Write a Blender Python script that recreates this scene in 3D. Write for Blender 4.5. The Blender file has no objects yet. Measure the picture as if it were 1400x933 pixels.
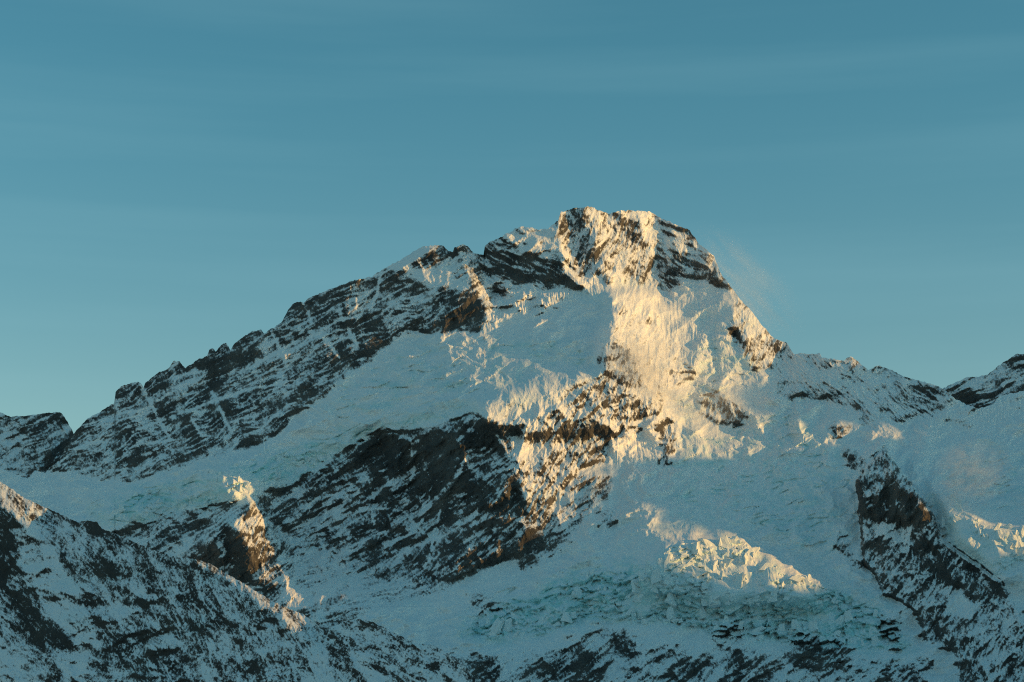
import bpy, bmesh, math, random
import numpy as np

# ------------------------------------------------------------------ camera, sky, sun, exposure
C = bpy.context.scene
COL = C.collection
PITCH = math.radians(12.0)
LENS = 70.0
K = 18.0 / LENS / 700.0            # tangent of one photograph pixel
cam_d = bpy.data.cameras.new("camera")
cam_d.lens = LENS
cam_d.sensor_width = 36.0
cam_d.clip_start = 1.0
cam_d.clip_end = 120000.0
cam = bpy.data.objects.new("camera", cam_d)
cam.rotation_euler = (math.pi / 2 + PITCH, 0, 0)
COL.objects.link(cam)
C.camera = cam

SUN_EL = math.radians(9.0)
SUN_AZ = math.radians(99.0)        # clockwise from +Y (the view direction): low on the right
SUN_DIR = np.array([math.cos(SUN_EL) * math.sin(SUN_AZ), math.cos(SUN_EL) * math.cos(SUN_AZ), math.sin(SUN_EL)])
sun_d = bpy.data.lights.new("sun", "SUN")
sun_d.energy = 4.0
sun_d.angle = math.radians(0.5)
sun_d.color = (1.0, 0.54, 0.135)
sun = bpy.data.objects.new("sun", sun_d)
from mathutils import Vector
sun.rotation_euler = Vector(SUN_DIR).to_track_quat("Z", "Y").to_euler()
COL.objects.link(sun)

W = bpy.data.worlds.new("World")
C.world = W
W.use_nodes = True
nt = W.node_tree
nt.nodes.clear()
wo = nt.nodes.new("ShaderNodeOutputWorld")
bg = nt.nodes.new("ShaderNodeBackground")
bg.inputs["Strength"].default_value = 0.138
sky = nt.nodes.new("ShaderNodeTexSky")
sky.sky_type = "NISHITA"
sky.sun_disc = False
sky.sun_elevation = SUN_EL
sky.sun_rotation = SUN_AZ
sky.altitude = 700
sky.air_density = 1.0
sky.dust_density = 1.0
sky.ozone_density = 1.0
tint = nt.nodes.new("ShaderNodeMix"); tint.data_type = "RGBA"; tint.blend_type = "MULTIPLY"
tint.inputs[0].default_value = 1.0
tint.inputs[7].default_value = (0.40, 1.02, 0.98, 1)
nt.links.new(sky.outputs[0], tint.inputs[6])
# thin high cirrus, drawn out level with the horizon
tc = nt.nodes.new("ShaderNodeTexCoord")
mp = nt.nodes.new("ShaderNodeMapping"); mp.inputs["Scale"].default_value = (1.6, 1.6, 26.0)
mp.inputs["Rotation"].default_value = (0.0, 0.05, 0.0)
nz = nt.nodes.new("ShaderNodeTexNoise"); nz.inputs["Scale"].default_value = 1.5; nz.inputs["Detail"].default_value = 5.0
nz.inputs["Roughness"].default_value = 0.45
rp = nt.nodes.new("ShaderNodeMapRange"); rp.inputs[1].default_value = 0.46; rp.inputs[2].default_value = 0.80
rp.inputs[3].default_value = 0.0; rp.inputs[4].default_value = 0.13
cm = nt.nodes.new("ShaderNodeMix"); cm.data_type = "RGBA"
cm.inputs[7].default_value = (2.3, 4.2, 4.6, 1)
nt.links.new(tc.outputs["Generated"], mp.inputs[0]); nt.links.new(mp.outputs[0], nz.inputs["Vector"])
nt.links.new(nz.outputs[0], rp.inputs[0]); nt.links.new(rp.outputs[0], cm.inputs[0])
sx = nt.nodes.new("ShaderNodeSeparateXYZ"); nt.links.new(tc.outputs["Generated"], sx.inputs[0])
hz = nt.nodes.new("ShaderNodeMapRange"); hz.interpolation_type = "SMOOTHSTEP"      # pale air low in the sky, all round the horizon
hz.inputs[1].default_value = -0.02; hz.inputs[2].default_value = 0.37; hz.inputs[3].default_value = 1.0; hz.inputs[4].default_value = 0.0
hm = nt.nodes.new("ShaderNodeMix"); hm.data_type = "RGBA"
hm.inputs[6].default_value = (0.47, 1.04, 1.03, 1); hm.inputs[7].default_value = (1.14, 1.17, 1.04, 1)
nt.links.new(sx.outputs[2], hz.inputs[0]); nt.links.new(hz.outputs[0], hm.inputs[0])
nt.links.new(hm.outputs[2], tint.inputs[7]); nt.links.new(tint.outputs[2], cm.inputs[6]); nt.links.new(cm.outputs[2], bg.inputs["Color"])
nt.links.new(bg.outputs[0], wo.inputs["Surface"])

C.view_settings.view_transform = "Standard"
C.view_settings.look = "None"
C.view_settings.exposure = 0.0
C.view_settings.gamma = 1.0
C.view_settings.use_curve_mapping = False
C.cycles.max_bounces = 6
C.cycles.volume_bounces = 1
C.cycles.use_denoising = False
C.cycles.filter_width = 1.1

# ------------------------------------------------------------------ helpers: noise, masks, points
f32 = np.float32
_rng = np.random.RandomState(7)
_perm = _rng.permutation(256).astype(np.int32)
_perm = np.concatenate([_perm, _perm, _perm])
_ang = _rng.rand(256) * 2 * np.pi
_gx = np.cos(_ang).astype(f32); _gy = np.sin(_ang).astype(f32)


def perlin(x, y, seed=0):
    x = np.asarray(x, f32) + f32(seed * 17.31); y = np.asarray(y, f32) + f32(seed * 9.73)
    xf = np.floor(x); yf = np.floor(y)
    xi = xf.astype(np.int32) & 255; yi = yf.astype(np.int32) & 255
    fx = x - xf; fy = y - yf
    u = fx * fx * fx * (fx * (fx * 6 - 15) + 10); v = fy * fy * fy * (fy * (fy * 6 - 15) + 10)
    a = _perm[xi] + yi; b = _perm[xi + 1] + yi
    def g(h, dx, dy):
        h = _perm[h]
        return _gx[h] * dx + _gy[h] * dy
    n00 = g(a, fx, fy); n10 = g(b, fx - 1, fy); n01 = g(a + 1, fx, fy - 1); n11 = g(b + 1, fx - 1, fy - 1)
    x0 = n00 + u * (n10 - n00); x1 = n01 + u * (n11 - n01)
    return (x0 + v * (x1 - x0)) * f32(1.5)


def fbm(x, y, L, octaves=4, gain=0.5, seed=0):
    s = 0; a = 1.0; t = 0
    for i in range(octaves):
        f = 2.0 ** i / L
        s = s + a * perlin(x * f, y * f, seed + i); t += a; a *= gain
    return s / t


def ridged(x, y, L, octaves=4, gain=0.5, seed=0, ax=1.0):
    """ridged noise with amplitude falling with wavelength; ax > 1 draws it out along x"""
    s = 0; a = 1.0; t = 0
    for i in range(octaves):
        f = 2.0 ** i / L
        s = s + a * (1 - 2.2 * np.abs(perlin(x * f / ax, y * f, seed + i))); t += a; a *= gain
    return s / t


def worley(x, y, L, seed=0):
    """distance to nearest and second nearest cell, random value of nearest"""
    x = x / L + seed * 3.7; y = y / L + seed * 5.1
    xi = np.floor(x).astype(np.int32); yi = np.floor(y).astype(np.int32)
    d1 = np.full(x.shape, 9.0, f32); d2 = d1.copy(); r = np.zeros(x.shape, f32); tx = r.copy(); ty = r.copy()
    for dx in (-1, 0, 1):
        for dy in (-1, 0, 1):
            cx = xi + dx; cy = yi + dy
            h = _perm[(_perm[cx & 255] + cy) & 255]
            px = cx + (_perm[h] / 255.0); py = cy + (_perm[h + 37] / 255.0)
            ddx = (x - px).astype(f32); ddy = (y - py).astype(f32)
            d = np.sqrt(ddx * ddx + ddy * ddy)
            near = d < d1
            d2 = np.where(near, d1, np.minimum(d2, d))
            r = np.where(near, _perm[h + 91] / 255.0, r).astype(f32)
            tx = np.where(near, ddx, tx); ty = np.where(near, ddy, ty)
            d1 = np.where(near, d, d1)
    return d1, d2, r, tx, ty


def blur(a, r):
    """three box passes, about a gaussian of sigma r"""
    r = int(round(r))
    if r < 1:
        return a
    for _ in range(2):
        for ax in (0, 1):
            p = np.pad(a, [(r + 1, r) if k == ax else (0, 0) for k in (0, 1)], mode="edge").astype(np.float64)
            c = np.cumsum(p, axis=ax)
            n = a.shape[ax]
            a = (np.take(c, np.arange(2 * r + 1, 2 * r + 1 + n), axis=ax) - np.take(c, np.arange(0, n), axis=ax)) / (2 * r + 1)
    return a.astype(f32)


def smooth(e0, e1, x):
    t = np.clip((x - e0) / (e1 - e0), 0, 1)
    return t * t * (3 - 2 * t)


def point(u, v, D):
    """photograph pixel and distance along +Y to a point of the world"""
    xc = (np.asarray(u, np.float64) - 700) * K; yc = -(np.asarray(v, np.float64) - 466.5) * K
    Y = math.cos(PITCH) - yc * math.sin(PITCH); Z = math.sin(PITCH) + yc * math.cos(PITCH)
    return np.stack([D * xc / Y, D + 0 * xc, D * Z / Y], -1)


class Raster:
    """fields over a window of directions: distance, rock cover, ice, part number"""
    def __init__(s, u0, u1, v0, v1, D0, mpp):
        s.u0, s.v0 = u0, v0
        s.w, s.h = u1 - u0 + 1, v1 - v0 + 1
        s.U, s.V = np.meshgrid(np.arange(u0, u1 + 1, dtype=f32), np.arange(v0, v1 + 1, dtype=f32))
        s.D0 = D0(s.U, s.V).astype(f32)
        s.mpp = mpp
        z = np.zeros_like(s.U)
        s.F = {k: z.copy() for k in ("gx", "gz", "rock", "rough", "ice", "off", "flute", "crev")}
        s.cls = {}
        s.part = np.zeros(s.U.shape, np.int16)
        s.wu = fbm(s.U, s.V, 34, 4, 0.6, 50) * 9
        s.wv = fbm(s.U, s.V, 34, 4, 0.6, 60) * 9
        s.snow = np.zeros_like(s.U)

    def mask(s, poly, warp=1.0, feather=2):
        P = np.array(poly, np.float64)
        pad = 30
        i0 = max(0, int(P[:, 1].min() - s.v0 - pad)); i1 = min(s.h, int(P[:, 1].max() - s.v0 + pad))
        j0 = max(0, int(P[:, 0].min() - s.u0 - pad)); j1 = min(s.w, int(P[:, 0].max() - s.u0 + pad))
        m = np.zeros(s.U.shape, f32)
        if i1 <= i0 or j1 <= j0:
            return m
        sl = (slice(i0, i1), slice(j0, j1))
        x = s.U[sl] + warp * s.wu[sl]; y = s.V[sl] + warp * s.wv[sl]
        ins = np.zeros(x.shape, bool)
        for (xa, ya), (xb, yb) in zip(P, np.roll(P, -1, 0)):
            if ya == yb:
                continue
            ins ^= ((ya > y) != (yb > y)) & (x < (xb - xa) * (y - ya) / (yb - ya) + xa)
        m[sl] = blur(ins.astype(f32), feather)
        return m

    def region(s, poly, warp=1.0, feather=2, cls=None, part=None, **kw):
        m = s.mask(poly, warp, feather)
        for k, v in kw.items():
            s.F[k] = s.F[k] * (1 - m) + v * m
        if cls is not None:
            for k in s.cls:
                s.cls[k] = s.cls[k] * (1 - m)
            s.cls[cls] = s.cls.get(cls, np.zeros_like(m)) + m
        if part is not None:
            s.part[m > 0.5] = part
        return m

    def dist(s, line):
        """distance in pixels to a polyline, and how far along it (0..1)"""
        d = np.full(s.U.shape, 1e9, f32); al = np.zeros(s.U.shape, f32)
        P = np.array(line, np.float64)
        seg = np.hypot(*(P[1:] - P[:-1]).T); cum = np.concatenate([[0], np.cumsum(seg)]) / seg.sum()
        x = s.U + 0.5 * s.wu; y = s.V + 0.5 * s.wv
        for k in range(len(P) - 1):
            a = P[k]; b = P[k + 1]; ab = b - a
            t = np.clip(((x - a[0]) * ab[0] + (y - a[1]) * ab[1]) / (ab @ ab), 0, 1)
            dd = np.hypot(x - a[0] - t * ab[0], y - a[1] - t * ab[1])
            nr = dd < d
            d = np.where(nr, dd, d); al = np.where(nr, cum[k] + t * (cum[k + 1] - cum[k]), al)
        return d, al

    def couloir(s, line, w=1.6, a=1.0):
        d, al = s.dist(line)
        n = 0.75 + 0.9 * fbm(s.U, s.V, 9, 2, .5, 77)
        s.snow = np.maximum(s.snow, a * np.clip(n, 0, 1) * np.exp(-(d / w) ** 2))

    def solve(s, lam, soft=2):
        """distance whose slopes follow the painted facings, held to D0 at large scale"""
        gx = blur(s.F["gx"], soft) * s.mpp; gy = -blur(s.F["gz"], soft) * s.mpp
        gx = np.pad(gx, ((0, 0), (0, 0))); H, Wd = gx.shape
        dgx = np.zeros((H, Wd)); dgy = np.zeros((H, Wd))
        # gradients of D0 are taken off, the rest is solved with mirrored FFT
        d0y, d0x = np.gradient(s.D0)
        ex = gx - d0x; ey = gy - d0y
        fx = 0.5 * (ex[:, 1:] + ex[:, :-1]); fy = 0.5 * (ey[1:] + ey[:-1])
        dv = np.zeros((H, Wd))
        dv[:, :-1] += fx; dv[:, 1:] -= fx; dv[:-1] += fy; dv[1:] -= fy
        M = np.concatenate([dv, dv[:, ::-1]], 1); M = np.concatenate([M, M[::-1]], 0)
        Fq = np.fft.rfft2(M)
        ky = 2 - 2 * np.cos(2 * np.pi * np.fft.fftfreq(2 * H))[:, None]
        kx = 2 - 2 * np.cos(2 * np.pi * np.fft.rfftfreq(2 * Wd))[None]
        R = np.fft.irfft2(-Fq / (kx + ky + lam * lam), s=M.shape)[:H, :Wd]
        s.D = (s.D0 + R).astype(f32)

    def sample(s, a, u, v):
        x = np.clip(u - s.u0, 0, s.w - 1.001); y = np.clip(v - s.v0, 0, s.h - 1.001)
        i = y.astype(int); j = x.astype(int); fy = y - i; fx = x - j
        return (a[i, j] * (1 - fx) + a[i, j + 1] * fx) * (1 - fy) + (a[i + 1, j] * (1 - fx) + a[i + 1, j + 1] * fx) * fy

    def normal_up(s, D):
        P = point(s.U, s.V, D)
        du = np.gradient(P, axis=1); dv = np.gradient(P, axis=0)
        n = np.cross(dv, du)
        n /= np.linalg.norm(n, axis=-1, keepdims=True) + 1e-9
        n *= np.where(n[..., 1:2] > 0, -1, 1)
        return n.astype(f32)


def rot(U, V, deg):
    """along / across coordinates; deg is the climb to the right in the picture"""
    a = math.radians(deg)
    return U * math.cos(a) - V * math.sin(a), U * math.sin(a) + V * math.cos(a)


def rock_relief(R, deg, seed):
    """ledges and ribs of one strata direction, in pixels (times metres per pixel later)"""
    p, q = rot(R.U, R.V, deg)
    q = q + 7 * fbm(R.U, R.V, 60, 3, 0.5, seed + 3)
    h = 0
    k_ax = .45 if deg >= 60 else 1.0
    for L, am, ax in ((26, 0.34, 4.5), (12, 0.36, 5.5), (5.5, 0.30, 5.0), (2.8, 0.24, 3.5)):
        h = h + am * L * 0.5 * ridged(p, q, L, 1, 0.5, seed + int(L), ax * k_ax)
    # saw-tooth ledges: gentle above, cut below
    ph = q / 11.0 + 1.2 * fbm(p, q, 45, 3, 0.55, seed + 11)
    saw = (ph - np.floor(ph))
    h = h + 2.6 * (np.where(saw < 0.8, saw / 0.8, (1 - saw) / 0.2) - 0.5) * (0.5 + fbm(p, q, 30, 2, 0.5, seed + 13))
    return h.astype(f32)


# ------------------------------------------------------------------ the main massif: painted facings and cover
M = Raster(-120, 1520, 268, 984, lambda U, V: 7550 - (V - 300) * 3.35 + 0.05 * (U - 700) - 60 * smooth(1120, 1330, U) * smooth(610, 700, V) - 200 * smooth(1235, 1320, U) * smooth(630, 700, V) - 210 * smooth(445, 375, U) * smooth(590, 680, V) * smooth(835, 735, V), 2.45)
M.F["gx"] += -0.10; M.F["gz"] += 1.3; M.F["rock"] += 0.03; M.F["rough"] += 0.16
PARTS = {}


def part(i, name, label=None):
    PARTS[i] = (name, label)
    return i


P_SNOW = part(0, "snow_slope")
P_RIDGE = part(1, "rock_ridge")
P_FACE = part(2, "summit_face")
P_SHOULD = part(3, "ridge_shoulder")
P_GLAC = part(4, "snowfield")
P_CLIFF = part(5, "ice_cliff")
P_ARETE = part(6, "arete")
P_WALL = part(7, "rock_wall")
P_BASIN = part(8, "snow_basin")
P_ICEF = part(9, "broken_ice")
P_ICER = part(10, "broken_ice")
P_SPUR = part(11, "rock_spur")
P_BUTT = part(12, "rock_buttress")
P_SADDLE = part(13, "ridge_saddle")
P_HOLLOW = part(14, "snow_hollow")
OUT0 = 20

M.region([(-130, 630), (150, 640), (150, 700), (-130, 720)], gx=-0.7, gz=1.8, feather=8)
# left rock ridge
M.region([(40, 640), (60, 600), (95, 560), (180, 480), (300, 430), (400, 370), (560, 290), (640, 280), (655, 346), (660, 390), (676, 450), (660, 454), (630, 459),
          (600, 454), (582, 456), (552, 453), (522, 474), (507, 492), (471, 513), (438, 543), (397, 570), (396, 582), (360, 606), (315, 618),
          (285, 630), (231, 645), (186, 657), (150, 661), (117, 651), (103, 648)], gx=-1.15, gz=0.7, rock=0.74, rough=.85, cls=27, part=P_RIDGE, warp=.8)
M.region([(104, 590), (160, 560), (250, 580), (250, 640), (150, 661), (103, 648)], rock=0.58, feather=10)
M.region([(480, 390), (560, 320), (650, 320), (650, 346), (648, 400), (600, 420), (540, 430), (470, 450)], rock=0.42, gx=-0.3, feather=6)
M.region([(400, 440), (470, 430), (500, 470), (440, 530), (400, 540), (330, 580), (300, 570)], rock=0.66, feather=10)
M.region([(555, 368), (600, 362), (640, 392), (632, 402), (590, 397), (560, 378)], rock=0.08, gz=1.5, feather=2)
M.region([(530, 366), (575, 330), (600, 325), (606, 340), (575, 352), (548, 368)], rock=0.08, gz=1.3, gx=-0.2, feather=2)
M.region([(585, 415), (600, 395), (640, 400), (672, 432), (676, 450), (630, 459), (600, 442)], rock=0.86, gx=-0.5, gz=0.4, feather=3)
M.region([(585, 340), (600, 330), (612, 340), (622, 372), (618, 380), (604, 360), (592, 352)], gx=0.8, rock=0.4, feather=2)
M.region([(624, 325), (640, 330), (652, 360), (665, 390), (690, 420), (676, 434), (660, 415), (646, 390), (634, 360)], gx=1.3, gz=0.8, rock=0.35, feather=2)
M.region([(648, 340), (663, 345), (679, 367), (700, 394), (715, 404), (692, 418), (667, 390), (652, 360)], gx=-0.3, gz=0.9, rock=0.35, cls=-25, feather=2)
# rock left of the summit
M.region([(660, 344), (660, 300), (679, 318), (700, 328), (712, 342), (736, 343), (760, 353), (784, 380), (790, 388), (760, 395), (730, 402),
          (700, 396), (679, 372)], gx=-0.75, gz=0.4, rock=0.62, rough=0.9, cls=-22, part=P_FACE)
M.region([(679, 322), (690, 290), (748, 280), (766, 290), (762, 355), (736, 345), (712, 342)], gx=-0.3, gz=1.0, rock=0.14, rough=.5, part=P_FACE, feather=4)
# summit face
M.region([(756, 300), (765, 255), (900, 255), (990, 340), (1002, 392), (985, 395), (962, 378), (940, 382), (905, 402), (890, 412), (850, 405), (838, 395), (800, 380), (785, 370), (770, 345)],
         gx=0.1, gz=0.55, rock=0.45, rough=0.9, cls=68, part=P_FACE)
M.region([(806, 260), (905, 260), (905, 300), (896, 330), (903, 360), (903, 402), (890, 412), (850, 402), (836, 370), (822, 330), (812, 305)], gx=0.75, gz=0.55, rock=0.26, rough=.8)
M.region([(794, 270), (806, 275), (824, 310), (840, 335), (852, 360), (905, 395), (895, 412), (860, 410), (836, 395), (824, 360), (806, 325)], gx=1.0, gz=0.6, rock=0.2)
M.region([(762, 285), (779, 280), (777, 330), (790, 360), (802, 382), (790, 384), (776, 355), (762, 325)], gx=1.1, rock=0.32)
M.region([(779, 290), (794, 288), (800, 310), (812, 330), (812, 352), (795, 354), (785, 335), (779, 320)], gx=-0.9, rock=0.33)
M.region([(800, 352), (822, 355), (834, 390), (815, 392), (796, 378)], gx=-0.6, rock=0.3)
M.region([(853, 303), (872, 303), (880, 330), (868, 333), (856, 322)], gx=-0.8, rock=0.62)
M.region([(832, 270), (840, 275), (838, 312), (828, 312)], gx=-0.5, rock=0.1)
M.region([(893, 270), (930, 280), (960, 310), (990, 350), (988, 372), (975, 362), (960, 370), (940, 380), (910, 397), (903, 395), (900, 340)], gx=-0.62, gz=0.6, rock=0.33, cls=-25, part=P_FACE)
M.region([(903, 354), (930, 347), (965, 358), (985, 375), (1000, 392), (990, 400), (965, 382), (940, 382), (905, 400)], gx=-.7, rock=0.47)
M.region([(925, 318), (950, 322), (958, 342), (930, 342)], gx=0.3, rock=0.2)
# snow hollow under the right shoulder
M.region([(905, 402), (940, 383), (962, 381), (985, 400), (1000, 440), (995, 470), (960, 475), (920, 468), (895, 440), (890, 414)], gx=-0.5, gz=0.95, rock=0.04, rough=.2, flute=.5, part=P_HOLLOW)
# right shoulder, lit
M.region([(962, 310), (990, 355), (1035, 405), (1060, 440), (1110, 478), (1092, 490), (1066, 506), (1030, 513), (1018, 480), (1002, 440), (1000, 405), (985, 374), (972, 350)],
         gx=0.9, gz=0.8, rock=0.28, rough=0.8, cls=68, part=P_SHOULD)
M.region([(998, 440), (1008, 444), (1019, 467), (1010, 466), (1000, 456)], gx=-1.0, rock=0.88)
# central snow and rock in the blowing snow
M.region([(828, 402), (860, 410), (890, 412), (905, 440), (930, 470), (960, 478), (945, 520), (900, 545), (850, 530), (820, 512), (820, 470), (828, 440)], gx=0.5, gz=1.05, rock=0.13, rough=.75, flute=.3, cls=68, part=P_SNOW)
M.region([(822, 470), (850, 468), (875, 500), (880, 530), (840, 530), (815, 512)], gx=0.5, rock=0.36, rough=.7, cls=68)
M.region([(945, 480), (965, 460), (1000, 465), (1020, 490), (1035, 512), (1000, 510), (960, 520), (943, 500)], gx=0.5, gz=0.8, rock=0.03, rough=.7, ice=.15)
# hanging glacier
M.region([(676, 434), (700, 421), (760, 409), (800, 400), (828, 402), (832, 430), (820, 462), (820, 495), (780, 510), (720, 525), (650, 545), (600, 560), (560, 568),
          (500, 585), (420, 605), (380, 620), (340, 640), (300, 650), (200, 672), (110, 692), (40, 690), (100, 660), (117, 655), (186, 659), (285, 632), (360, 608), (397, 577), (438, 547), (471, 516),
          (507, 494), (552, 455), (600, 456), (660, 456)], gx=-1.15, gz=1.35, rock=0.012, rough=.22, cls=27, part=P_GLAC)
M.region([(600, 470), (700, 425), (760, 411), (800, 402), (829, 402), (832, 440), (821, 470), (821, 496), (780, 508), (720, 523), (650, 543), (600, 555), (560, 530)], gx=-1.15, gz=1.1, feather=3)
M.region([(590, 480), (640, 455), (730, 450), (740, 512), (655, 540), (590, 552)], gx=-1.7, gz=1.0, feather=4)
M.region([(690, 395), (760, 400), (800, 378), (835, 390), (822, 402), (780, 412), (740, 432), (700, 425), (670, 455), (655, 450)], rock=0.12, flute=1.0, gx=-0.4, gz=.8)
M.region([(790, 402), (830, 402), (850, 420), (830, 425), (800, 412)], gx=0.25, gz=1.2, rock=.0)
# ice cliff at its lower lip
M.region([(655, 546), (600, 561), (560, 569), (500, 586), (420, 606), (370, 626), (300, 641), (200, 672), (110, 695), (150, 722), (210, 717), (260, 702), (310, 690),
          (360, 668), (410, 667), (434, 640), (491, 607), (542, 592), (608, 578), (655, 570)], gx=-0.8, gz=0.5, rock=0.01, rough=.5, ice=0.42, part=P_CLIFF)
M.region([(298, 655), (325, 635), (362, 646), (357, 668), (345, 686), (312, 682), (306, 668)], gx=1.2, gz=0.7, ice=.4, rough=.8, warp=1.2)
M.region([(186, 692), (205, 681), (214, 688), (203, 711), (190, 708)], gx=1.2, gz=0.7, ice=.3, rough=.7, warp=1)
M.region([(140, 713), (182, 706), (186, 716), (150, 724)], gx=0.9, gz=0.7, ice=.3, warp=.4)
# sunlit lip and arete
M.region([(645, 545), (690, 524), (740, 513), (790, 500), (822, 498), (830, 515), (805, 545), (760, 560), (720, 577), (690, 582), (660, 573)], gx=0.3, gz=0.8, rock=0.07, rough=.7, ice=.12, part=P_ARETE, warp=.7)
M.region([(650, 566), (668, 574), (700, 634), (716, 682), (724, 730), (745, 722), (760, 690), (781, 660), (795, 640), (832, 633), (832, 610), (859, 589), (862, 580), (910, 568), (908, 541), (874, 540),
          (830, 515), (790, 530), (766, 550), (730, 565), (690, 575)], gx=0.42, gz=0.65, rock=0.24, rough=1.2, cls=62, part=P_ARETE, warp=.7)
M.region([(770, 540), (830, 515), (880, 545), (905, 565), (862, 580), (850, 592), (810, 580), (780, 575)], gx=0.3, rock=0.26)
M.region([(662, 562), (700, 575), (760, 548), (860, 560), (880, 588), (800, 618), (730, 625), (700, 612)], gx=0.5, rock=0.15, gz=.9, feather=4)
M.region([(832, 606), (858, 586), (880, 600), (902, 632), (890, 642), (830, 638)], gx=0.6, gz=1.0, rock=0.03, rough=.3, flute=.8)
M.region([(898, 578), (916, 570), (924, 600), (916, 642), (900, 638), (905, 610)], gx=0.5, gz=.5, rock=0.6, rough=1, cls=62)
M.region([(925, 570), (940, 553), (957, 575), (962, 600), (977, 622), (1000, 608), (1047, 634), (1000, 642), (950, 638), (925, 612)], gx=0.7, gz=0.9, ice=.25, rough=.8, rock=.02)
# the dark wall
M.region([(410, 667), (434, 640), (464, 623), (491, 607), (515, 595), (542, 592), (560, 598), (578, 592), (608, 578), (638, 568), (653, 568), (668, 590), (700, 634), (716, 682), (724, 728),
          (713, 757), (665, 778), (611, 799), (570, 810), (532, 818), (500, 830), (440, 800), (400, 770), (340, 740), (350, 690)], gx=-0.6, gz=0.35, rock=0.76, rough=1.4, cls=38, part=P_WALL, warp=.7)
M.region([(340, 690), (410, 660), (470, 625), (500, 640), (525, 680), (520, 740), (500, 800), (400, 790), (330, 740)], gx=-0.3, gz=0.5, rock=0.50, feather=8, cls=30)
M.region([(500, 730), (560, 690), (600, 720), (660, 700), (680, 740), (620, 799), (520, 818), (480, 790)], rock=0.66, feather=8)
M.region([(545, 590), (585, 590), (570, 660), (590, 700), (560, 720), (545, 680)], rock=0.55, feather=6)
M.region([(495, 610), (520, 592), (548, 595), (556, 640), (530, 665), (500, 650)], rock=0.9, feather=3)
M.region([(320, 740), (400, 770), (510, 790), (620, 799), (600, 814), (520, 828), (470, 860), (380, 850), (280, 790)], rock=0.46, gz=0.95, gx=-0.65, rough=.8, cls=20, part=P_WALL, feather=4)
M.region([(325, 775), (400, 780), (490, 800), (500, 860), (380, 850), (320, 800)], gx=-1.7, feather=4)
M.region([(150, 730), (260, 700), (330, 690), (330, 760), (260, 780), (180, 770)], rock=0.5, gz=0.9, gx=-.7, rough=.8, cls=30, feather=4)
# below and right of the arete
M.region([(740, 740), (760, 694), (795, 645), (835, 650), (836, 690), (800, 712), (797, 725), (775, 760), (772, 780), (750, 790), (735, 795), (710, 780), (713, 757)], gx=-0.15, gz=0.85, rock=0.42, rough=.9, cls=35, part=P_WALL)
M.region([(715, 755), (730, 730), (760, 725), (790, 730), (776, 765), (770, 782), (735, 795), (708, 780)], rock=0.78, gz=.5, gx=-.4)
M.region([(800, 655), (834, 650), (834, 688), (805, 690)], rock=0.6)
# right basin
M.region([(930, 585), (955, 560), (1010, 530), (1100, 520), (1160, 560), (1175, 640), (1180, 760), (1140, 800), (1060, 740), (980, 728), (880, 760), (780, 790), (700, 800), (800, 720), (840, 690), (840, 642), (920, 645), (1047, 640), (980, 610)],
         gx=-0.45, gz=1.5, rock=0.014, rough=.24, ice=.08, part=P_BASIN, feather=5)
M.region([(700, 800), (730, 760), (800, 715), (850, 700), (930, 725), (905, 752), (870, 785), (780, 800)], gx=-1.1, gz=1.2, feather=4)
M.region([(930, 650), (1100, 640), (1170, 680), (1120, 725), (960, 720)], rough=.4, ice=.16, feather=12)
# saddle under the right-hand skyline
M.region([(1085, 470), (1150, 470), (1230, 490), (1300, 520), (1300, 577), (1240, 575), (1200, 600), (1170, 560), (1120, 545), (1060, 510)], gx=-0.35, gz=0.85, rock=0.22, rough=.7, cls=-42, part=P_SADDLE)
M.region([(1130, 470), (1190, 470), (1225, 500), (1222, 520), (1190, 512), (1150, 500)], gx=0.7, rock=0.5, cls=50)
M.region([(1211, 505), (1240, 512), (1296, 530), (1298, 572), (1270, 577), (1240, 560)], gx=-0.4, gz=.6, rock=0.58, cls=-30)
M.region([(1160, 550), (1180, 545), (1204, 585), (1190, 592)], rock=0.5)
M.region([(1060, 520), (1100, 520), (1150, 540), (1148, 552), (1112, 545), (1060, 545)], rock=0.4, gz=.5)
M.region([(950, 540), (985, 540), (1018, 555), (1016, 586), (980, 580), (958, 575)], rock=0.5, gx=-.2, gz=.4, rough=.8, cls=60)
M.region([(1190, 610), (1300, 577), (1400, 558), (1530, 550), (1530, 720), (1400, 722), (1340, 705), (1260, 670), (1215, 625)], gx=-0.2, gz=1.7, rock=0.01, rough=.2, part=P_BASIN, feather=4)
M.region([(1270, 577), (1300, 548), (1400, 535), (1530, 530), (1530, 560), (1400, 566), (1330, 592)], rock=0.10, flute=1.0, gz=1.0, part=P_SADDLE)
# icefalls
M.region([(1250, 668), (1295, 677), (1341, 708), (1356, 720), (1480, 715), (1530, 720), (1530, 770), (1400, 771), (1365, 792), (1332, 770), (1301, 750), (1275, 705)], gx=0.8, gz=0.36, ice=0.42, rough=.8, rock=.01, part=P_ICER)
M.region([(610, 870), (680, 830), (780, 790), (870, 770), (930, 790), (1000, 815), (1130, 800), (1190, 830), (1230, 860), (1250, 900), (1160, 890), (1060, 880), (980, 870), (880, 850), (800, 850), (700, 880)],
         gx=-0.05, gz=0.75, ice=0.75, rough=.6, rock=.02, part=P_ICEF, feather=5)
M.region([(866, 800), (885, 775), (905, 755), (930, 738), (970, 744), (1000, 735), (1030, 745), (1060, 772), (1132, 803), (1100, 818), (1010, 830), (940, 812)], gx=1.0, gz=0.7, ice=0.5, rough=.9, rock=.01, part=P_ICEF)
M.region([(1010, 752), (1060, 772), (1134, 803), (1100, 818), (1030, 806)], gx=1.7, feather=3)
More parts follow.
